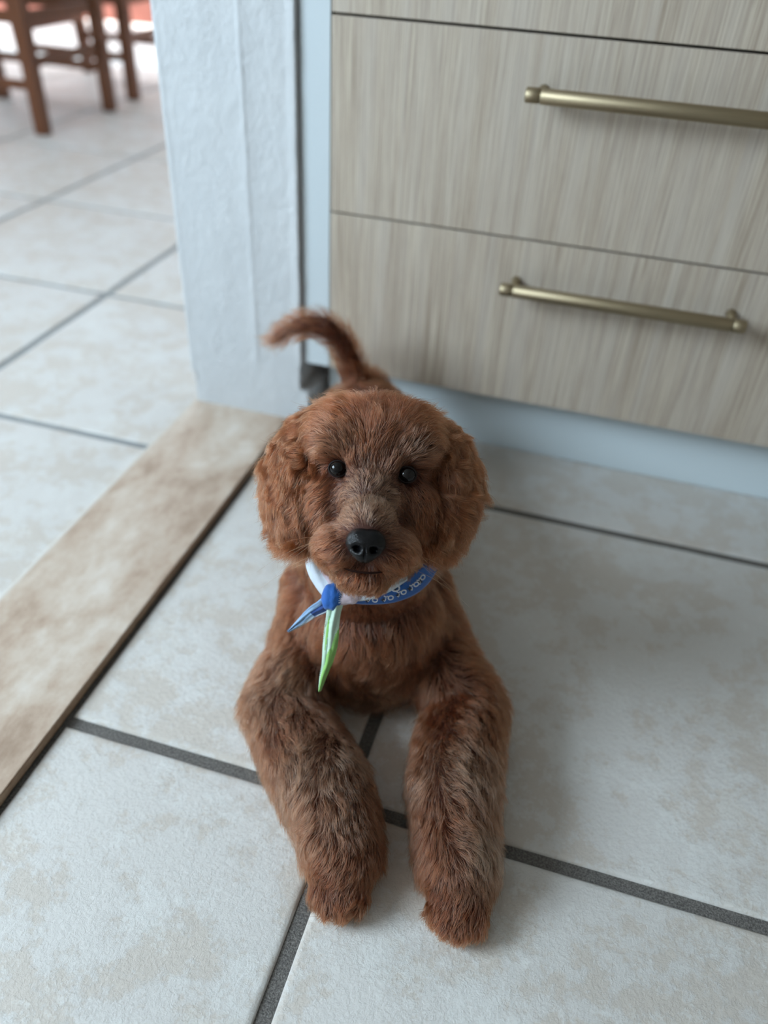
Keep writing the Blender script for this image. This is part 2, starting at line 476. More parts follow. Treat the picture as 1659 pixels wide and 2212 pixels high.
# ---------------------------------------------------------------- dining room
def chair(x, y, label):
    t = empty('dining_chair', (x, y, 0), label, 'chair', 'wooden chairs in the next room')
    w, dp = 0.53, 0.47
    def leg(px, py, h, lean=0):
        bm = bmesh.new()
        box_bm(-0.026, 0.026, -0.026, 0.026, 0, h, 0.004, 2, bm)
        for v in bm.verts:
            v.co.x += px + lean * max(0, (v.co.z - 0.60)); v.co.y += py
            if v.co.z < 0.1: v.co.x = px + (v.co.x - px) * 0.9; v.co.y = py + (v.co.y - py) * 0.9
        link('leg', bm_mesh('leg', bm), M_chair, t)
    leg(0, 0, 0.60); leg(-w, 0, 1.05, -0.15); leg(0, dp, 0.60); leg(-w, dp, 1.05, -0.15)
    def rail(name, a, b, hz, th, z):
        bm = box_bm(min(a[0], b[0]) - th, max(a[0], b[0]) + th, min(a[1], b[1]) - th, max(a[1], b[1]) + th, z, z + hz, 0.003, 2)
        link(name, bm_mesh(name, bm), M_chair, t)
    rail('apron', (0, 0.02), (0, dp - 0.02), 0.065, 0.011, 0.540); rail('crossbar', (0, 0.02), (0, dp - 0.02), 0.040, 0.010, 0.365); rail('apron', (-w, 0.02), (-w, dp - 0.02), 0.065, 0.011, 0.540); rail('crossbar', (-w, 0.02), (-w, dp - 0.02), 0.040, 0.010, 0.365)
    rail('apron', (-w + 0.02, 0), (-0.02, 0), 0.065, 0.011, 0.540); rail('crossbar', (-w + 0.02, 0), (-0.02, 0), 0.040, 0.010, 0.365); rail('apron', (-w + 0.02, dp), (-0.02, dp), 0.065, 0.011, 0.540); rail('crossbar', (-w + 0.02, dp), (-0.02, dp), 0.040, 0.010, 0.365)
    rail('stretcher', (0, 0.02), (0, dp - 0.02), 0.034, 0.009, 0.225); rail('stretcher', (-w, 0.02), (-w, dp - 0.02), 0.034, 0.009, 0.225)
    rail('stretcher', (-w + 0.02, 0), (-0.02, 0), 0.034, 0.009, 0.150); rail('stretcher', (-w + 0.02, dp), (-0.02, dp), 0.034, 0.009, 0.150)
    for k in range(2): rail('back_rail', (-w - 0.03 - 0.06 * k, 0.02), (-w - 0.03 - 0.06 * k, dp - 0.02), 0.06, 0.009, 0.76 + 0.2 * k)
    link('seat', bm_mesh('seat', box_bm(-w - 0.02, 0.025, -0.025, dp + 0.025, 0.60, 0.645, 0.012, 3), True), M_seat, t)
    return t
chair(-2.16, 2.82, 'brown wooden chair nearest the white wall corner, front leg standing closest to the doorway')
chair(-2.19, 3.54, 'brown wooden chair directly behind the nearer one, partly hidden by the white wall edge')

# ================================================================ the puppy
HROLL = math.radians(-5.0)
HO = CAM + ray(802, 1050) * 0.78
HZ = (CAM - HO).normalized()
HX = CR - HZ * CR.dot(HZ); HX.normalize(); HY = HZ.cross(HX)
HX, HY = HX * math.cos(HROLL) + HY * math.sin(HROLL), HY * math.cos(HROLL) - HX * math.sin(HROLL)
HM = Matrix((HX, HY, HZ)).transposed()
KH = 1.06
def hp(x, y, z): return HO + HM @ Vector((x, y, z)) * KH
BF = Vector((0.302, -0.953, 0)); BR = Vector((0.953, 0.302, 0))   # the dog's forward, and right in the picture

def blob_mesh(name, items, voxel=0.0045, smooth=8):
    """items: (centre, (rx,ry,rz), 3x3 axes or None); merged into one continuous skin"""
    bm = bmesh.new()
    for c, r, ax in items:
        m = (ax or Matrix.Identity(3)).to_4x4()
        m = Matrix.Translation(Vector(c)) @ m @ Matrix.Diagonal((r[0], r[1], r[2], 1))
        bmesh.ops.create_icosphere(bm, subdivisions=3, radius=1.0, matrix=m)
    me = bpy.data.meshes.new('tmp'); bm.to_mesh(me); bm.free()
    o = bpy.data.objects.new('tmp', me); C.objects.link(o)
    rm = o.modifiers.new('r', 'REMESH'); rm.mode = 'VOXEL'; rm.voxel_size = voxel
    sm = o.modifiers.new('s', 'SMOOTH'); sm.factor = 0.6; sm.iterations = smooth
    bpy.context.view_layer.update()
    dg = bpy.context.evaluated_depsgraph_get()
    out = bpy.data.meshes.new_from_object(o.evaluated_get(dg))
    out.name = name
    bpy.data.objects.remove(o); bpy.data.meshes.remove(me)
    out.polygons.foreach_set('use_smooth', [True] * len(out.polygons))
    return out
def chain(pts, sub=6):
    """tapering run of balls through (point, radius) stations"""
    res = []
    for (p, r), (q, s) in zip(pts, pts[1:]):
        for k in range(sub):
            t = k / sub
            rr = r + (s - r) * t
            res.append((Vector(p).lerp(Vector(q), t), (rr, rr, rr), None))
    p, r = pts[-1]; res.append((Vector(p), (r, r, r), None))
    return res

items = []
# trunk
CH = Vector((-0.197, 0.715, 0.125))
BAX = Matrix((BR, BF, Vector((0, 0, 1)))).transposed()
items.append((CH, (0.090, 0.085, 0.105), BAX))
BR2 = W(803, 1365, 0.645)
items.append((BR2, (0.092, 0.070, 0.082), BAX))
items.append((CH - BF * 0.11 + Vector((0, 0, 0.005)), (0.090, 0.12, 0.100), BAX))
items.append((CH - BF * 0.25 + Vector((0, 0, -0.01)), (0.083, 0.12, 0.090), BAX))
RUMP = CH - BF * 0.34 + Vector((0, 0, -0.02))
items.append((RUMP, (0.085, 0.080, 0.085), BAX))
for s in (-1, 1):                                               # haunches and tucked hind feet
    items.append((RUMP + BR * 0.075 * s + BF * 0.03 - Vector((0, 0, 0.03)), (0.045, 0.085, 0.068), BAX))
    items += chain([(RUMP + BR * 0.09 * s + BF * 0.02 + Vector((0, 0, -0.085)), 0.024), (RUMP + BR * 0.085 * s + BF * 0.12 + Vector((0, 0, -0.088)), 0.020)])
# neck
items += chain([(CH + BF * 0.015 + Vector((0, 0, 0.05)), 0.082), (CH.lerp(HO, 0.45) + Vector((0, 0.0, 0)), 0.070), (HO - HZ * 0.03, 0.062)], 8)
items += chain([(BR2 + Vector((0, 0, 0.03)), 0.078), (CAM + ray(800, 1262) * 0.945, 0.070), (HO - HZ * 0.02 - HY * 0.03, 0.055)], 8)
# front legs
def gz(px, py, z): return WZ(px, py, z)
SL = CH - BR * 0.052 + BF * 0.01 + Vector((0, 0, -0.02)); SR = CH + BR * 0.052 + BF * 0.01 + Vector((0, 0, -0.02))
EL, ER = gz(610, 1525, 0.045), gz(1008, 1525, 0.045)
legL = [(SL, 0.052), (SL.lerp(EL, 0.6) + BR * 0.012, 0.044), (EL, 0.040), (gz(650, 1610, 0.045), 0.041), (gz(697, 1695, 0.044), 0.043), (gz(728, 1780, 0.038), 0.037), (gz(738, 1850, 0.032), 0.034)]
legR = [(SR, 0.052), (SR.lerp(ER, 0.6) - BR * 0.012, 0.044), (ER, 0.040), (gz(990, 1610, 0.045), 0.042), (gz(981, 1700, 0.044), 0.042), (gz(984, 1790, 0.038), 0.037), (gz(990, 1880, 0.032), 0.034)]
items += chain(legL, 8) + chain(legR, 8)
def paw(c, fwd):
    f = Vector(fwd).normalized(); rt = f.cross(Vector((0, 0, 1))).normalized()
    ax = Matrix((rt, f, Vector((0, 0, 1)))).transposed()
    items.append((c, (0.029, 0.034, 0.021), ax))
    for k, (a, b) in enumerate(((-0.020, 0.020), (-0.007, 0.031), (0.007, 0.031), (0.020, 0.020))):
        items.append((c + rt * a + f * b - Vector((0, 0, 0.004)), (0.0095, 0.016, 0.013), ax))
pL, pR = gz(742, 1880, 0.024), gz(996, 1922, 0.024)
paw(pL, (0.12, -1, 0)); paw(pR, (0.05, -1, 0))
# tail
TY = 1.055
tail_px = [(775, 860, 0.022), (770, 815, 0.014), (755, 770, 0.012), (730, 728, 0.012), (700, 704, 0.012), (660, 700, 0.011), (620, 715, 0.009), (588, 738, 0.006)]
tail_pts = [(W(a, b, TY + 0.015 * math.sin(i)), r * 1.2) for i, (a, b, r) in enumerate(tail_px)]
items += chain([(RUMP - BF * 0.05 + Vector((0, 0, 0.05)), 0.035)] + tail_pts, 6)
# head
def hi(x, y, z, rx, ry, rz): items.append((hp(x, y, z), (rx * KH, ry * KH, rz * KH), HM))
hi(0, 0.021, -0.035, 0.060, 0.060, 0.068)
hi(-0.024, 0.040, -0.005, 0.036, 0.034, 0.036); hi(0.024, 0.040, -0.005, 0.036, 0.034, 0.036)
hi(0, 0.035, 0.0, 0.035, 0.034, 0.035)
for s in (-1, 1):
    hi(0.032 * s, 0.031, 0.015, 0.021, 0.010, 0.013); hi(0.015 * s, 0.020, 0.022, 0.012, 0.016, 0.014)            # brow
    hi(0.036 * s, -0.020, -0.008, 0.028, 0.040, 0.034)          # cheek
    hi(0.021 * s, -0.053, 0.039, 0.0225, 0.0215, 0.029)           # upper lip
hi(0, -0.010, 0.018, 0.030, 0.030, 0.030)
hi(0, -0.030, 0.040, 0.023, 0.022, 0.034)                       # bridge
hi(0, -0.044, 0.052, 0.020, 0.018, 0.026)
hi(0, -0.080, 0.026, 0.025, 0.013, 0.030)                       # chin
hi(0, -0.068, -0.005, 0.034, 0.026, 0.035)                      # jaw
body_me = blob_mesh('body', items)

puppy = empty('puppy', (-0.2, 0.72, 0)); tag(puppy, 'curly reddish-brown puppy lying on the kitchen tiles, looking up with both front legs stretched out', 'dog')
PO = Vector((-0.2, 0.72, 0))
# carve eye sockets a little and flatten on the floor
EYE = [hp(-0.0312, 0.0130, 0.0255), hp(0.0312, 0.0130, 0.0255)]
NOSE = hp(-0.0005, -0.0500, 0.074)
for v in body_me.vertices:
    for e in EYE:
        d = (v.co - e).length
        if d < 0.017: v.co -= HZ * (0.0055 * (1 - d / 0.017))
    if v.co.z < 0.003: v.co.z = 0.003
def rebase(me, off=PO):
    n = len(me.vertices); a = np.empty(n * 3, 'f'); me.vertices.foreach_get('co', a)
    a = a.reshape(-1, 3) - np.array(off, 'f'); me.vertices.foreach_set('co', a.ravel()); me.update()
    return me
# ears
def ear(s):
    its = []
    if s < 0:
        st = [(-0.050, 0.050, -0.035, 0.020, 0.010), (-0.064, 0.036, -0.028, 0.026, 0.011), (-0.074, 0.012, -0.020, 0.030, 0.011), (-0.076, -0.012, -0.014, 0.027, 0.011), (-0.071, -0.034, -0.010, 0.022, 0.010), (-0.067, -0.048, -0.008, 0.015, 0.009)]
    else:
        st = [(0.050, 0.050, -0.035, 0.020, 0.010), (0.066, 0.038, -0.030, 0.026, 0.011), (0.079, 0.016, -0.024, 0.029, 0.011), (0.080, -0.006, -0.018, 0.025, 0.011), (0.072, -0.030, -0.012, 0.021, 0.010), (0.066, -0.046, -0.010, 0.015, 0.009)]
    ax = HM @ Matrix.Rotation(0.75 * s, 3, 'Y')
    for a, b in zip(st, st[1:]):
        for k in range(5):
            t = k / 5
            q = [a[i] + (b[i] - a[i]) * t for i in range(5)]
            its.append((hp(*q[:3]), (q[3] * KH, q[3] * KH * 0.9, q[4] * KH), ax))
    return blob_mesh('ear', its, 0.004, 6)
ear_mes = [ear(-1), ear(1)]
rebase(body_me)
body = link('body', body_me, M_skin, puppy, None)
ears = []
for me in ear_mes:
    rebase(me); ears.append(link('ear', me, M_skin, puppy))

# ---------------------------------------------------------------- fur
def sample(me, n, wfun):
    me.calc_loop_triangles()
    nv = len(me.vertices); co = np.empty(nv * 3); me.vertices.foreach_get('co', co); co = co.reshape(-1, 3)
    no = np.empty(nv * 3); me.vertices.foreach_get('normal', no); no = no.reshape(-1, 3)
    tr = np.empty(len(me.loop_triangles) * 3, 'i'); me.loop_triangles.foreach_get('vertices', tr); tr = tr.reshape(-1, 3)
    a, b, c = co[tr[:, 0]], co[tr[:, 1]], co[tr[:, 2]]
    ar = 0.5 * np.linalg.norm(np.cross(b - a, c - a), axis=1)
    ctr = (a + b + c) / 3 + np.array(PO)
    ar = ar * wfun(ctr)
    idx = rng.choice(len(tr), n, p=ar / ar.sum())
    u = rng.random((n, 2)); sw = u.sum(1) > 1; u[sw] = 1 - u[sw]
    t = tr[idx]
    w0 = (1 - u.sum(1))[:, None]
    p = co[t[:, 0]] * w0 + co[t[:, 1]] * u[:, :1] + co[t[:, 2]] * u[:, 1:]
    nn = no[t[:, 0]] * w0 + no[t[:, 1]] * u[:, :1] + no[t[:, 2]] * u[:, 1:]
    nn /= np.linalg.norm(nn, axis=1)[:, None] + 1e-9
    return p, nn
def unit(v): return v / (np.linalg.norm(v, axis=-1, keepdims=True) + 1e-12)

GP, GD, GL, GF = [], [], [], []               # guide position, direction, length, lift
def G(p, d, ln, lift):
    GP.append(tuple(Vector(p) - PO)); GD.append(tuple(Vector(d).normalized())); GL.append(ln); GF.append(lift)
def GH(x, y, z, d, ln, lift):
    G(hp(x, y, z), HM @ Vector(d), ln, lift)
def GH2(x, y, z, d, ln, lift):
    for s in (-1, 1): GH(s * x, y, z, (s * d[0], d[1], d[2]), ln, lift)
# face
GH(0, -0.032, 0.080, (0.0, 1, 0), 0.010, 0.25); GH(0, -0.018, 0.058, (0, 1, 0), 0.013, 0.25); GH(0, 0.0, 0.048, (0, 1, 0), 0.015, 0.25)
GH2(0.014, -0.030, 0.074, (0.75, 0.6, 0), 0.014, 0.25); GH2(0.016, -0.012, 0.052, (0.8, 0.45, 0), 0.013, 0.2)
GH2(0.024, -0.040, 0.068, (1, 0.05, -0.1), 0.018, 0.25); GH2(0.044, -0.050, 0.048, (1, -0.6, -0.1), 0.021, 0.3)
GH2(0.046, -0.064, 0.026, (0.6, -1, 0), 0.020, 0.3); GH2(0.018, -0.068, 0.070, (0.5, -1, 0), 0.014, 0.2)
GH(0, -0.072, 0.070, (0, -1, 0), 0.009, 0.2); GH2(0.028, -0.075, 0.050, (0.5, -1, 0), 0.018, 0.25)
GH(0, -0.094, 0.045, (0, -1, 0.25), 0.017, 0.3); GH2(0.022, -0.094, 0.035, (0.35, -1, 0.1), 0.018, 0.3)
GH2(0.032, -0.008, 0.038, (0.75, -0.5, 0), 0.008, 0.12); GH2(0.020, 0.006, 0.040, (0.5, 0.3, 0), 0.006, 0.1)
GH2(0.046, 0.002, 0.022, (0.6, -0.9, 0), 0.014, 0.2); GH2(0.048, -0.022, 0.018, (0.5, -1, 0), 0.018, 0.25)
GH2(0.052, -0.045, 0.008, (0.5, -1, 0), 0.022, 0.3); GH2(0.035, -0.025, 0.040, (0.9, -0.6, 0), 0.013, 0.22)
GH2(0.015, 0.022, 0.038, (0.25, 1, 0.1), 0.013, 0.3); GH2(0.030, 0.030, 0.034, (0.6, 0.7, 0.3), 0.013, 0.4); GH2(0.045, 0.026, 0.024, (0.9, -0.3, 0.3), 0.020, 0.35)
GH2(0.056, 0.010, 0.006, (0.5, -1, 0.1), 0.027, 0.3)
GH(0, 0.025, 0.040, (0, 1, 0.1), 0.018, 0.35); GH(0, 0.050, 0.032, (0, 1, 0.1), 0.026, 0.5)
GH2(0.022, 0.048, 0.030, (0.7, 0.7, 0.1), 0.022, 0.4); GH2(0.040, 0.048, 0.018, (1, 0.1, 0.1), 0.026, 0.35)
GH(0, 0.076, 0.0, (0.3, 0.8, -0.4), 0.032, 0.65); GH2(0.030, 0.072, -0.005, (1, 0.4, -0.2), 0.032, 0.55)
GH2(0.054, 0.050, -0.020, (1, -0.6, 0), 0.032, 0.3); GH2(0.062, 0.020, -0.02, (0.6, -1, 0), 0.030, 0.3)
GH(0, 0.070, -0.06, (0, 0.2, -1), 0.028, 0.4); GH2(0.04, 0.05, -0.08, (0.5, -0.2, -1), 0.028, 0.4)
GH(0, 0.0, -0.11, (0, -1, -0.4), 0.028, 0.4); GH2(0.06, -0.01, -0.08, (0.3, -1, -0.3), 0.028, 0.4)
# neck and chest
DN = Vector((0, 0, -1))
for s in (-1, 0, 1):
    G(CH.lerp(HO, 0.45) + BF * 0.06 + BR * 0.05 * s, DN + BF * 0.25 + BR * 0.25 * s, 0.026, 0.3)
    G(BR2 + BF * 0.055 + BR * 0.06 * s + Vector((0, 0, 0.04)), DN + BF * 0.2 + BR * 0.3 * s, 0.033, 0.35)
    G(BR2 + BF * 0.06 + BR * 0.06 * s - Vector((0, 0, 0.03)), DN + BF * 0.3 + BR * 0.15 * s, 0.042, 0.35)
    G(BR2 + BF * 0.03 + BR * 0.06 * s - Vector((0, 0, 0.07)), DN * 0.6 + BF * 0.6 + BR * 0.1 * s, 0.045, 0.4)
    G(CH - BF * 0.10 + BR * 0.07 * s + Vector((0, 0, 0.09)), -BF - Vector((0, 0, 0.3)) + BR * 0.5 * s, 0.026, 0.35)
    G(CH - BF * 0.28 + BR * 0.07 * s + Vector((0, 0, 0.08)), -BF - Vector((0, 0, 0.3)) + BR * 0.5 * s, 0.026, 0.35)
for s in (-1, 1):
    G(CH + BR * 0.10 * s, DN + BR * 0.5 * s + BF * 0.2, 0.026, 0.3)
    G(CH - BF * 0.15 + BR * 0.10 * s, DN - BF * 0.5, 0.026, 0.3)
    G(RUMP + BR * 0.11 * s, DN, 0.026, 0.3)
# legs: comb runs down the leg, fanning to both sides of its ridge
for leg, s in ((legL, -1), (legR, 1)):
    for (p, r), (q, _) in zip(leg[1:], leg[2:]):
        ax = (Vector(q) - Vector(p)).normalized(); m = Vector(p).lerp(Vector(q), 0.5)
        side = ax.cross(Vector((0, 0, 1))).normalized()
        if side.dot(BR) < 0: side = -side
        up = side.cross(ax); up = up if up.z > 0 else -up
        G(m + up * r, ax + side * 0.45 * s, 0.024, 0.55)
        G(m + side * r, ax * 0.8 + side * 0.4 - up * 0.3, 0.031, 0.55)
        G(m - side * r, ax * 0.8 - side * 0.4 - up * 0.3, 0.031, 0.55)
for c, s in ((pL, -1), (pR, 1)):
    G(c + Vector((0, 0, 0.03)), Vector((0, -1, 0.0)), 0.016, 0.35)
    G(c + Vector((-0.03, -0.01, 0.005)), Vector((-0.5, -0.8, -0.3)), 0.018, 0.35); G(c + Vector((0.03, -0.01, 0.005)), Vector((0.5, -0.8, -0.3)), 0.018, 0.35)
    G(c + Vector((0, -0.045, 0.0)), Vector((0, -0.8, -0.6)), 0.014, 0.3)
# tail
for (p, r), (q, _) in zip(tail_pts, tail_pts[1:]):
    G(Vector(p), (Vector(q) - Vector(p)).normalized() + Vector((0, 0, 0.4)), 0.034, 0.55)
GP, GD, GL, GF = map(np.array, (GP, GD, GL, GF))

def guide(p, sigma=0.012):
    out_d = np.empty_like(p); out_l = np.empty(len(p)); out_f = np.empty(len(p))
    for i in range(0, len(p), 20000):
        q = p[i:i + 20000]
        d2 = ((q[:, None] - GP[None]) ** 2).sum(-1)
        w = 1.0 / (d2 + sigma ** 2) ** 2.2
        w /= w.sum(1, keepdims=True)
        out_d[i:i + 20000] = w @ GD; out_l[i:i + 20000] = w @ GL; out_f[i:i + 20000] = w @ GF
    return unit(out_d), out_l, out_f

def swirl(p, f, ph):
    return (np.sin(p[:, 0] * f + ph) * np.cos(p[:, 1] * f * 1.3 + 2 * ph) + np.sin(p[:, 2] * f * 1.1 + 3 * ph + p[:, 0] * f * 0.7)) * 0.5

NP = 8
def grow(p, n, comb, ln, lift, wave=0.0022, gravity=0.35):
    """integrate strands (N, NP, 3)"""
    t = comb - n * (comb * n).sum(1, keepdims=True)
    t = unit(t)
    b = np.cross(n, t)
    hd = np.exp(-((p - np.array(HO - PO)) ** 2).sum(1) / 0.10 ** 2)
    ang = (0.60 - 0.25 * hd) * swirl(p, 95, 0.3) + (0.35 - 0.15 * hd) * swirl(p, 230, 1.7)
    t = t * np.cos(ang)[:, None] + b * np.sin(ang)[:, None]
    b = np.cross(n, t)
    pts = np.empty((len(p), NP, 3)); pts[:, 0] = p
    step = ln / (NP - 1)
    for k in range(1, NP):
        s = k / (NP - 1)
        li = lift * (1.25 - 1.1 * s)
        d = n * li[:, None] + t * (1 - li * 0.6)[:, None] + np.array((0, 0, -1.0)) * gravity * s * s * 0.6
        d = unit(d)
        pts[:, k] = pts[:, k - 1] + d * step[:, None]
    s = np.linspace(0, 1, NP)[None, :, None]
    ph = (swirl(p, 160, 2.2) * 5)[:, None, None]
    w = wave * (ln / 0.025)[:, None, None]
    pts += b[:, None] * np.sin(s * 6.5 + ph) * s * w + n[:, None] * np.cos(s * 5.5 + ph * 1.3) * s * w * 0.6
    return pts

def make_fur(name, parent, me, n, wfun, clump_n, cull=None, clump=0.72, wave=0.0022, rad=0.00021, fixed=None, lscale=1.0, mat=None):
    cp, cn = sample(me, clump_n, wfun)
    p, nn = sample(me, n, wfun)
    if cull is not None:
        k = cull(p + np.array(PO), nn); p, nn = p[k], nn[k]
    def par(q):
        if fixed: return fixed(q)
        return guide(q)
    cd, cl, cf = par(cp); cl = cl * (0.85 + 0.3 * rng.random(len(cl)))
    cs = grow(cp, cn, unit(cd + rng.normal(0, 0.16, cd.shape)), cl * lscale, cf, wave)
    d, l, f = par(p); l = l * (0.55 + 0.55 * rng.random(len(l)) ** 0.7)
    st = grow(p, nn, unit(d + rng.normal(0, 0.13, d.shape)), l * lscale, f * (0.75 + 0.5 * rng.random(len(f))), wave)
    kd = KDTree(len(cp))
    for i, q in enumerate(cp): kd.insert(q, i)
    kd.balance()
    own = np.fromiter((kd.find(q)[1] for q in p), 'i', len(p))
    s = np.linspace(0, 1, NP)
    same = ((nn * cn[own]).sum(1) > 0.4)
    amt = clump * rng.random(len(p)) ** 0.35 * same
    w = amt[:, None, None] * (s ** 1.1)[None, :, None]
    target = cs[own] + (p - cp[own])[:, None] * 0.30
    # keep own length, follow the clump's line
    st = st * (1 - w) + target * w
    fl = rng.random(len(p)) < 0.05                                # flyaways
    st[fl] += rng.normal(0, 0.0035, (fl.sum(), 1, 3)) * (s ** 1.5)[None, :, None]
    st += rng.normal(0, 0.00022, st.shape) * (s)[None, :, None]
    zlim = 0.0012 - PO.z
    st[..., 2] = np.maximum(st[..., 2], zlim)
    cu = bpy.data.hair_curves.new(name)
    cu.add_curves([NP] * len(st))
    cu.points.foreach_set('position', st.astype('f').ravel())
    r = rad * (0.75 + 0.5 * rng.random(len(st)))[:, None] * (1 - 0.85 * s ** 1.6)[None]
    at = cu.attributes.get('radius') or cu.attributes.new('radius', 'FLOAT', 'POINT')
    at.data.foreach_set('value', r.astype('f').ravel())
    pl = np.zeros(len(st))
    for c, r0, k in PALE:
        pl = np.maximum(pl, k * np.exp(-((p - np.array(c - PO)) ** 2).sum(1) / r0 ** 2))
    pl = np.clip(pl * (0.5 + rng.random(len(st))) + 0.55 * (rng.random(len(st)) < 0.08), 0, 1)
    pa = cu.attributes.new('pale', 'FLOAT', 'POINT')
    pa.data.foreach_set('value', np.repeat(pl, NP).astype('f'))
    cu.materials.append(mat or M_fur)
    o = bpy.data.objects.new(name, cu); C.objects.link(o); o.parent = parent
    tag(o, kind='stuff')
    return o
EYA = np.array(EYE); NOA = np.array(NOSE)
def body_w(c):
    w = np.where(c[:, 1] > 0.83, 0.30, 1.0)
    hd = np.linalg.norm(c - np.array(HO), axis=1) < 0.115
    w = np.where(hd, 1.5, w)
    w = np.where(c[:, 2] < 0.006, 0.05, w)
    return w
HZa, HYa, HXa = np.array(HZ), np.array(HY), np.array(HX)
def body_cull(c, n):
    k = np.ones(len(c), bool)
    for e in EYA:
        dv = c - e
        dx_, dy_ = dv @ HXa, dv @ HYa
        k &= ~(((dx_ / 0.0094) ** 2 + ((dy_ + 0.0008) / 0.0079) ** 2 < 1) & (np.abs(dv @ HZa) < 0.03))
    k &= np.linalg.norm(c - (NOA - HZa * 0.004), axis=1) > 0.0172
    return k
PALE = [(hp(0, -0.012, 0.055), 0.030, 0.75), (hp(0, -0.032, 0.07), 0.020, 0.6), (hp(-0.034, 0.034, 0.03), 0.016, 0.35), (hp(0.034, 0.034, 0.03), 0.016, 0.3), (gz(690, 1640, 0.08), 0.045, 0.45), (gz(725, 1760, 0.07), 0.035, 0.25), (gz(990, 1660, 0.08), 0.045, 0.38), (gz(1040, 1830, 0.06), 0.030, 0.6), (gz(800, 1480, 0.06), 0.06, 0.3), (gz(620, 1480, 0.09), 0.05, 0.3)]
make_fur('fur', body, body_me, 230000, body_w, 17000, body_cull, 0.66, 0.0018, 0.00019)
def ear_fixed(s):
    def f(q):
        loc = (q + np.array(PO) - np.array(HO)) @ np.array(HM) / KH
        d = np.zeros_like(q)
        out = np.clip((0.055 - loc[:, 1]) / 0.1, 0, 1)
        d = -HYa[None] * (0.6 + 0.5 * out)[:, None] + HXa[None] * (s * (0.80 - 0.45 * out + (0.25 if s > 0 else 0) * np.exp(-((loc[:, 1] - 0.0) / 0.02) ** 2)))[:, None] + HZa[None] * 0.05
        return unit(d), 0.029 + 0.006 * swirl(q, 60, 0.5), np.full(len(q), 0.38)
    return f
for e, s in zip(ears, (-1, 1)):
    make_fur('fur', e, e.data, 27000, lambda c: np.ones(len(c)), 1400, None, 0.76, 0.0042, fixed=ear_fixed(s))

# ---------------------------------------------------------------- eyes, nose
def ball(name, c, r, mat, parent, ax=None, seg=32, fn=None):
    bm = bmesh.new()
    bmesh.ops.create_uvsphere(bm, u_segments=seg, v_segments=seg // 2 + 4, radius=1.0)
    for v in bm.verts:
        if fn: fn(v.co)
        v.co = Vector((v.co.x * r[0], v.co.y * r[1], v.co.z * r[2]))
    m = (ax or HM).to_4x4()
    bm.transform(Matrix.Translation(Vector(c) - PO) @ m)
    return link(name, bm_mesh(name, bm, True), mat, parent)
for e in EYE:
    ec = e - HZ * 0.0035
    o = ball('eye', ec, (0.0088, 0.0088, 0.0088), M_eye, puppy)
    pts = [];
    for k in range(29):
        a = 2 * math.pi * k / 28
        pts.append(ec + HM @ Vector((math.cos(a) * 0.0086, math.sin(a) * 0.0073, 0.0030 + 0.0012 * abs(math.sin(a)))) - PO)
    link('eyelid', bm_mesh('eyelid', tube_bm(pts, 0.0011, 8, cap=False), True), M_lid, puppy)
def nose_fn(c):
    x, y, z = c
    # broad above, narrow below, flat front
    w = 1.0 + 0.16 * y - (0.18 * max(0, -y))
    c.x = x * w
    if z > 0: c.z = z * (1 - 0.22 * z)
    for s in (-1, 1):
        dx_, dy_ = x - 0.42 * s, y + 0.18
        d = math.sqrt((dx_ / 0.20) ** 2 + (dy_ / 0.17) ** 2)
        if z > 0: c.z -= 0.55 * math.exp(-d * d * 1.1)
        d2 = math.sqrt(((x - 0.75 * s) / 0.25) ** 2 + ((y + 0.25) / 0.12) ** 2)
        if z > 0: c.z -= 0.18 * math.exp(-d2 * d2)
    if z > 0 and y < 0.15: c.z -= 0.16 * math.exp(-(x / 0.07) ** 2) * min(1, (0.15 - y) * 2)
    if y > 0: c.y = y * (0.92 + 0.10 * min(1, abs(x) * 2))
ball('nose', NOSE, (0.0180, 0.0160, 0.0140), M_nose, puppy, seg=72, fn=nose_fn)
mp = [hp(x, -0.0745 + 0.0022 * (x / 0.02) ** 2, 0.0588 - 0.012 * (abs(x) / 0.03) ** 2) - PO for x in [(-0.0175 + 0.0025 * i) for i in range(15)]]
link('mouth', bm_mesh('mouth', tube_bm(mp, [0.0002, 0.0005, 0.0008] + [0.0010] * 9 + [0.0008, 0.0005, 0.0002], 8), True), M_mouth, puppy)  # mouth line: thin dark tube painted as the shade under the lip

# whiskers
wh = []
for s in (-1, 1):
    for k in range(6):
        r0 = hp(s * (0.034 + 0.010 * random.random()), -0.045 - 0.026 * random.random(), 0.050 - 0.01 * random.random())
        d = HM @ Vector((s * (0.8 + 0.4 * random.random()), -0.7 + 0.9 * random.random(), -0.1)).normalized()
        L = 0.040 + 0.022 * random.random(); g = HM @ Vector((0, -0.8, 0.1))
        wh.append([tuple(r0 + d * (L * t) + g * (L * t * t * 0.35) - PO) for t in np.linspace(0, 1, 8)])
wc = bpy.data.hair_curves.new('whiskers'); wc.add_curves([8] * len(wh))
wc.points.foreach_set('position', np.array(wh, 'f').ravel())
at = wc.attributes.get('radius') or wc.attributes.new('radius', 'FLOAT', 'POINT')
at.data.foreach_set('value', np.tile(np.linspace(0.00016, 0.00004, 8), len(wh)).astype('f'))
wc.materials.append(M_whisk)
wo = bpy.data.objects.new('whiskers', wc); C.objects.link(wo); wo.parent = puppy; tag(wo, kind='stuff')

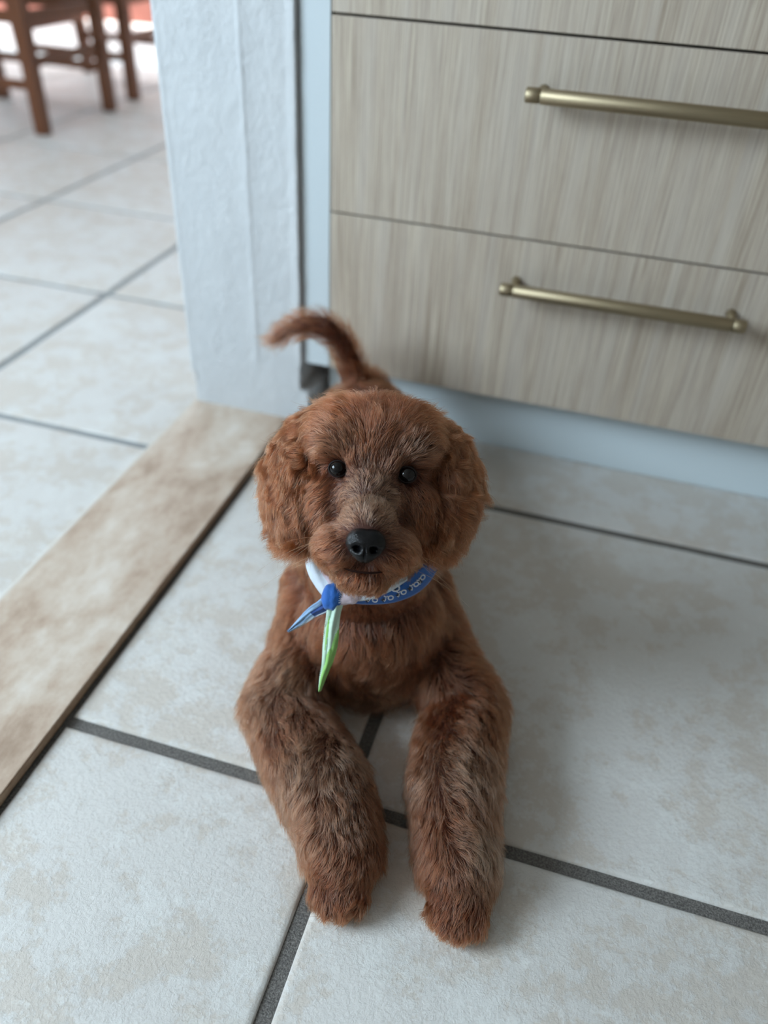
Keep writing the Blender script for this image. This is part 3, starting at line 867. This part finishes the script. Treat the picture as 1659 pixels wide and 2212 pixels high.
# ---------------------------------------------------------------- bandana
BO = CAM + ray(730, 1285) * 0.84
ban = empty('bandana', BO, 'white and blue printed bandana tied in a knot around the puppy neck', 'bandana')
def fabric(name, col, rough=0.75):
    m = Mat(name, col, rough)
    v = m.coord()
    m.bump(m.noise(v, 500, 3, 0.6), 0.5, 0.0006)
    m.b.inputs['Sheen Weight'].default_value = 0.25
    return m.m
F_white = fabric('white_cotton', srgb(188, 198, 208)); F_blue = fabric('royal_blue_cotton', srgb(16, 86, 164))
F_pink = fabric('pale_pink_cotton', srgb(190, 176, 186)); F_sky = fabric('light_blue_cotton', srgb(132, 164, 198))
F_green = fabric('lime_green_cotton', srgb(126, 176, 90)); F_mint = fabric('pale_mint_cotton', srgb(176, 202, 184))
F_ink = fabric('black_print', srgb(14, 18, 30)); F_print = fabric('white_print', srgb(224, 230, 238)); F_deep = fabric('deep_blue_cotton', srgb(18, 58, 122))
def P(px, py, d): return CAM + ray(px, py) * d - BO
def spline(pts, n):
    pts = [Vector(p) for p in pts]; out = []
    for i in range(n):
        t = i / (n - 1) * (len(pts) - 1); k = min(int(t), len(pts) - 2); u = t - k
        p0, p1, p2, p3 = pts[max(k - 1, 0)], pts[k], pts[k + 1], pts[min(k + 2, len(pts) - 1)]
        out.append(0.5 * ((2 * p1) + (p2 - p0) * u + (2 * p0 - 5 * p1 + 4 * p2 - p3) * u * u + (3 * p1 - p0 - 3 * p2 + p3) * u ** 3))
    return out
def ribbon(name, A, B, mats, matfun, bulge=0.005, n=48, m=14, thick=0.0011, parent=None, folds=0.0008, twist=None):
    """cloth between two edge lines, bulging towards the viewer, with thickness"""
    a = spline(A, n); b = spline(B, n)
    bm = bmesh.new(); rows = []
    for i in range(n):
        r = []
        for j in range(m):
            v = j / (m - 1)
            p = a[i].lerp(b[i], v)
            h = bulge * math.sin(math.pi * v) + folds * math.sin(v * 11 + i * 0.13) + folds * noise.noise(Vector((i * 0.22, v * 3, len(name))))
            if twist: h += twist(i / (n - 1), v)
            r.append(bm.verts.new(p + CT * h))
        rows.append(r)
    for i in range(n - 1):
        for j in range(m - 1):
            f = bm.faces.new((rows[i][j], rows[i + 1][j], rows[i + 1][j + 1], rows[i][j + 1]))
            f.material_index = matfun((i + 0.5) / (n - 1), (j + 0.5) / (m - 1)); f.smooth = True
    bmesh.ops.recalc_face_normals(bm, faces=bm.faces)
    ext = bmesh.ops.solidify(bm, geom=list(bm.faces), thickness=thick)
    me = bpy.data.meshes.new(name); bm.to_mesh(me); bm.free()
    me.polygons.foreach_set('use_smooth', [True] * len(me.polygons))
    for x in mats: me.materials.append(x)
    return link(name, me, None, parent or ban)
# left half: white with a pink inner stripe
ribbon('band', [P(648, 1136, 0.862), P(656, 1184, 0.844), P(663, 1232, 0.832), P(681, 1268, 0.824), P(706, 1299, 0.818)],
       [P(668, 1134, 0.850), P(676, 1178, 0.832), P(697, 1219, 0.822), P(718, 1249, 0.816), P(735, 1274, 0.814)],
       [F_white, F_pink], lambda t, v: 1 if v > 0.66 else 0, 0.004, folds=0.0010)
# right half: printed blue, folded over by a white rim
bluebb = ribbon('band', [P(762, 1304, 0.820), P(800, 1306, 0.820), P(850, 1302, 0.824), P(896, 1285, 0.834), P(928, 1258, 0.850), P(948, 1224, 0.870)],
       [P(760, 1282, 0.814), P(800, 1268, 0.810), P(845, 1252, 0.812), P(885, 1234, 0.822), P(910, 1211, 0.838), P(926, 1184, 0.858)],
       [F_blue], lambda t, v: 0, 0.005, 60, 16, folds=0.0005)
bluebb['label'] = 'blue half of the band with white scroll print'
ribbon('rim', [P(758, 1298, 0.814), P(785, 1298, 0.811), P(818, 1289, 0.808), P(850, 1274, 0.808), P(880, 1254, 0.815)],
       [P(756, 1274, 0.810), P(785, 1268, 0.804), P(818, 1262, 0.802), P(850, 1251, 0.805), P(880, 1242, 0.815)],
       [F_white], lambda t, v: 0, 0.003, 40, 10, folds=0.0010)
# knot
def lump(name, c, r, rot, mat, folds):
    bm = bmesh.new(); bmesh.ops.create_uvsphere(bm, u_segments=40, v_segments=28, radius=1)
    ax = Matrix((CR, CU, CT)).transposed() @ Matrix.Rotation(math.radians(rot), 3, 'Z')
    for v in bm.verts:
        c0 = v.co.copy()
        k = 1 + folds * math.sin(c0.x * 9 + 2 * c0.y) + 0.06 * noise.noise(c0 * 2.3)
        sq = (abs(c0.x) ** 2.6 + abs(c0.y) ** 2.6 + abs(c0.z) ** 2.6) ** (-1 / 2.6)
        v.co = ax @ Vector((c0.x * r[0], c0.y * r[1], c0.z * r[2])) * (k * (0.55 + 0.45 * sq)) + Vector(c)
    return link(name, bm_mesh(name, bm, True), mat, ban)
lump('knot', P(717, 1289, 0.808), (0.0108, 0.0138, 0.0088), -14, F_blue, 0.035)['label'] = 'blue side of the knot'
lump('knot', P(750, 1289, 0.811), (0.0150, 0.0082, 0.0085), 4, F_pink, 0.05)['label'] = 'pale pink side of the knot'
st = [P(737 - 0.2 * i + (3 if i % 2 else -3), 1274 + 2.4 * i, 0.7985) for i in range(13)]
link('seam', bm_mesh('seam', tube_bm(st, 0.0005, 6), True), fabric('grey_stitching', srgb(120, 126, 134)), ban)
# tails
def hem(name, pts, mat, parent, pitch=0.0022, r=0.00055):
    q = spline(pts, 90); z = [p + CT * 0.0006 + (CR * 0.0007 * (1 if i % 2 else -1)) for i, p in enumerate(q)]
    return link(name, bm_mesh(name, tube_bm(z, r, 5), True), mat, parent)
A = [P(704, 1282, 0.816), P(688, 1297, 0.816), P(664, 1316, 0.820), P(641, 1340, 0.824), P(621, 1363, 0.828)]
B = [P(722, 1306, 0.818), P(706, 1321, 0.820), P(682, 1332, 0.824), P(650, 1352, 0.827), P(624, 1365, 0.828)]
tl = ribbon('tail', A, B, [F_sky, F_deep, F_white], lambda t, v: 1 if (v > 0.42 and t < 0.52 and v < 0.9) else (2 if v > 0.86 else 0), 0.0025,
            twist=lambda t, v: -0.0030 * math.exp(-((v - 0.45) / 0.10) ** 2))
tl['label'] = 'light blue loose end of the bandana'
hem('hem', B, F_white, tl)
A = [P(709, 1302, 0.810), P(706, 1331, 0.814), P(702, 1358, 0.820), P(699, 1394, 0.828), P(697, 1431, 0.832), P(692, 1461, 0.834), P(690, 1490, 0.834)]
B = [P(741, 1302, 0.810), P(735, 1331, 0.812), P(732, 1358, 0.816), P(728, 1394, 0.824), P(719, 1431, 0.830), P(704, 1462, 0.834), P(692, 1491, 0.834)]
def gm(t, v):
    if v < 0.12: return 1
    if t < 0.16: return 1
    if t < 0.56 and 0.15 < v < 0.15 + 0.40 * min(1, (t - 0.14) * 5) * (1 - t / 0.58): return 0
    return 0 if v > 0.22 + 2.2 * max(0, 0.66 - t) else 1
tr_ = ribbon('tail', A, B, [F_green, F_mint], gm, 0.0030, 90, 26, twist=lambda t, v: 0.0030 * math.exp(-((v - 0.62 + 0.3 * t) / 0.12) ** 2) - 0.002 * math.exp(-((v - 0.35) / 0.1) ** 2))
tr_['label'] = 'green loose end of the bandana hanging down the chest'
hem('hem', A, F_mint, tr_)
# print on the blue band
bbv = BVHTree.FromPolygons([v.co.copy() for v in bluebb.data.vertices], [tuple(p.vertices) for p in bluebb.data.polygons])
def on_band(px, py):
    h = bbv.ray_cast(CAM - BO, ray(px, py).normalized())
    return h[0]
def mark(name, path, mat, r=0.00075, closed=False):
    pts = [on_band(*q) for q in path]
    pts = [p + CT * 0.0002 for p in pts if p is not None]
    if len(pts) < 4: return
    link(name, bm_mesh(name, tube_bm(pts, r, 6), True), mat, bluebb)
for (x, y, a) in ((810, 1296, 5), (844, 1291, -12), (872, 1279, -25), (899, 1262, -38), (913, 1247, -55)):
    ca, sa = math.cos(math.radians(a)), math.sin(math.radians(a))
    T = lambda u, v: (x + u * ca - v * sa, y + u * sa + v * ca)
    mark('scroll', [T(5.5 * math.cos(q), 4.2 * math.sin(q)) for q in np.linspace(-2.4, 3.9, 16)] + [T(-7, -5), T(-10, -3), T(-13, -7)], F_print)
    mark('scroll', [T(-16 + 1.5 * i, 2 + 2.5 * math.sin(i * 1.3)) for i in range(5)], F_print, 0.0006)
mark('ring', [(854 + 8.5 * math.cos(q), 1270 + 6.5 * math.sin(q)) for q in np.linspace(0, 6.28, 22)], F_print, 0.0010)
def diamond(x, y, r):
    bm = bmesh.new(); vsx = []
    for k in range(8):
        q = math.pi / 4 * k; rr = r if k % 2 == 0 else r * 0.42
        p = on_band(x + rr * math.cos(q), y + rr * math.sin(q))
        if p is None: bm.free(); return
        vsx.append(bm.verts.new(p + CT * 0.0005))
    f = bm.faces.new(vsx)
    ext = bmesh.ops.extrude_face_region(bm, geom=[f])
    for v in ext['geom']:
        if isinstance(v, bmesh.types.BMVert): v.co += CT * 0.0003
    link('diamond', bm_mesh('diamond', bm), F_ink, bluebb)
for x, y in ((793, 1297), (828, 1296), (860, 1286), (885, 1272), (908, 1257), (854, 1270), (868, 1258)): diamond(x, y, 6.5)
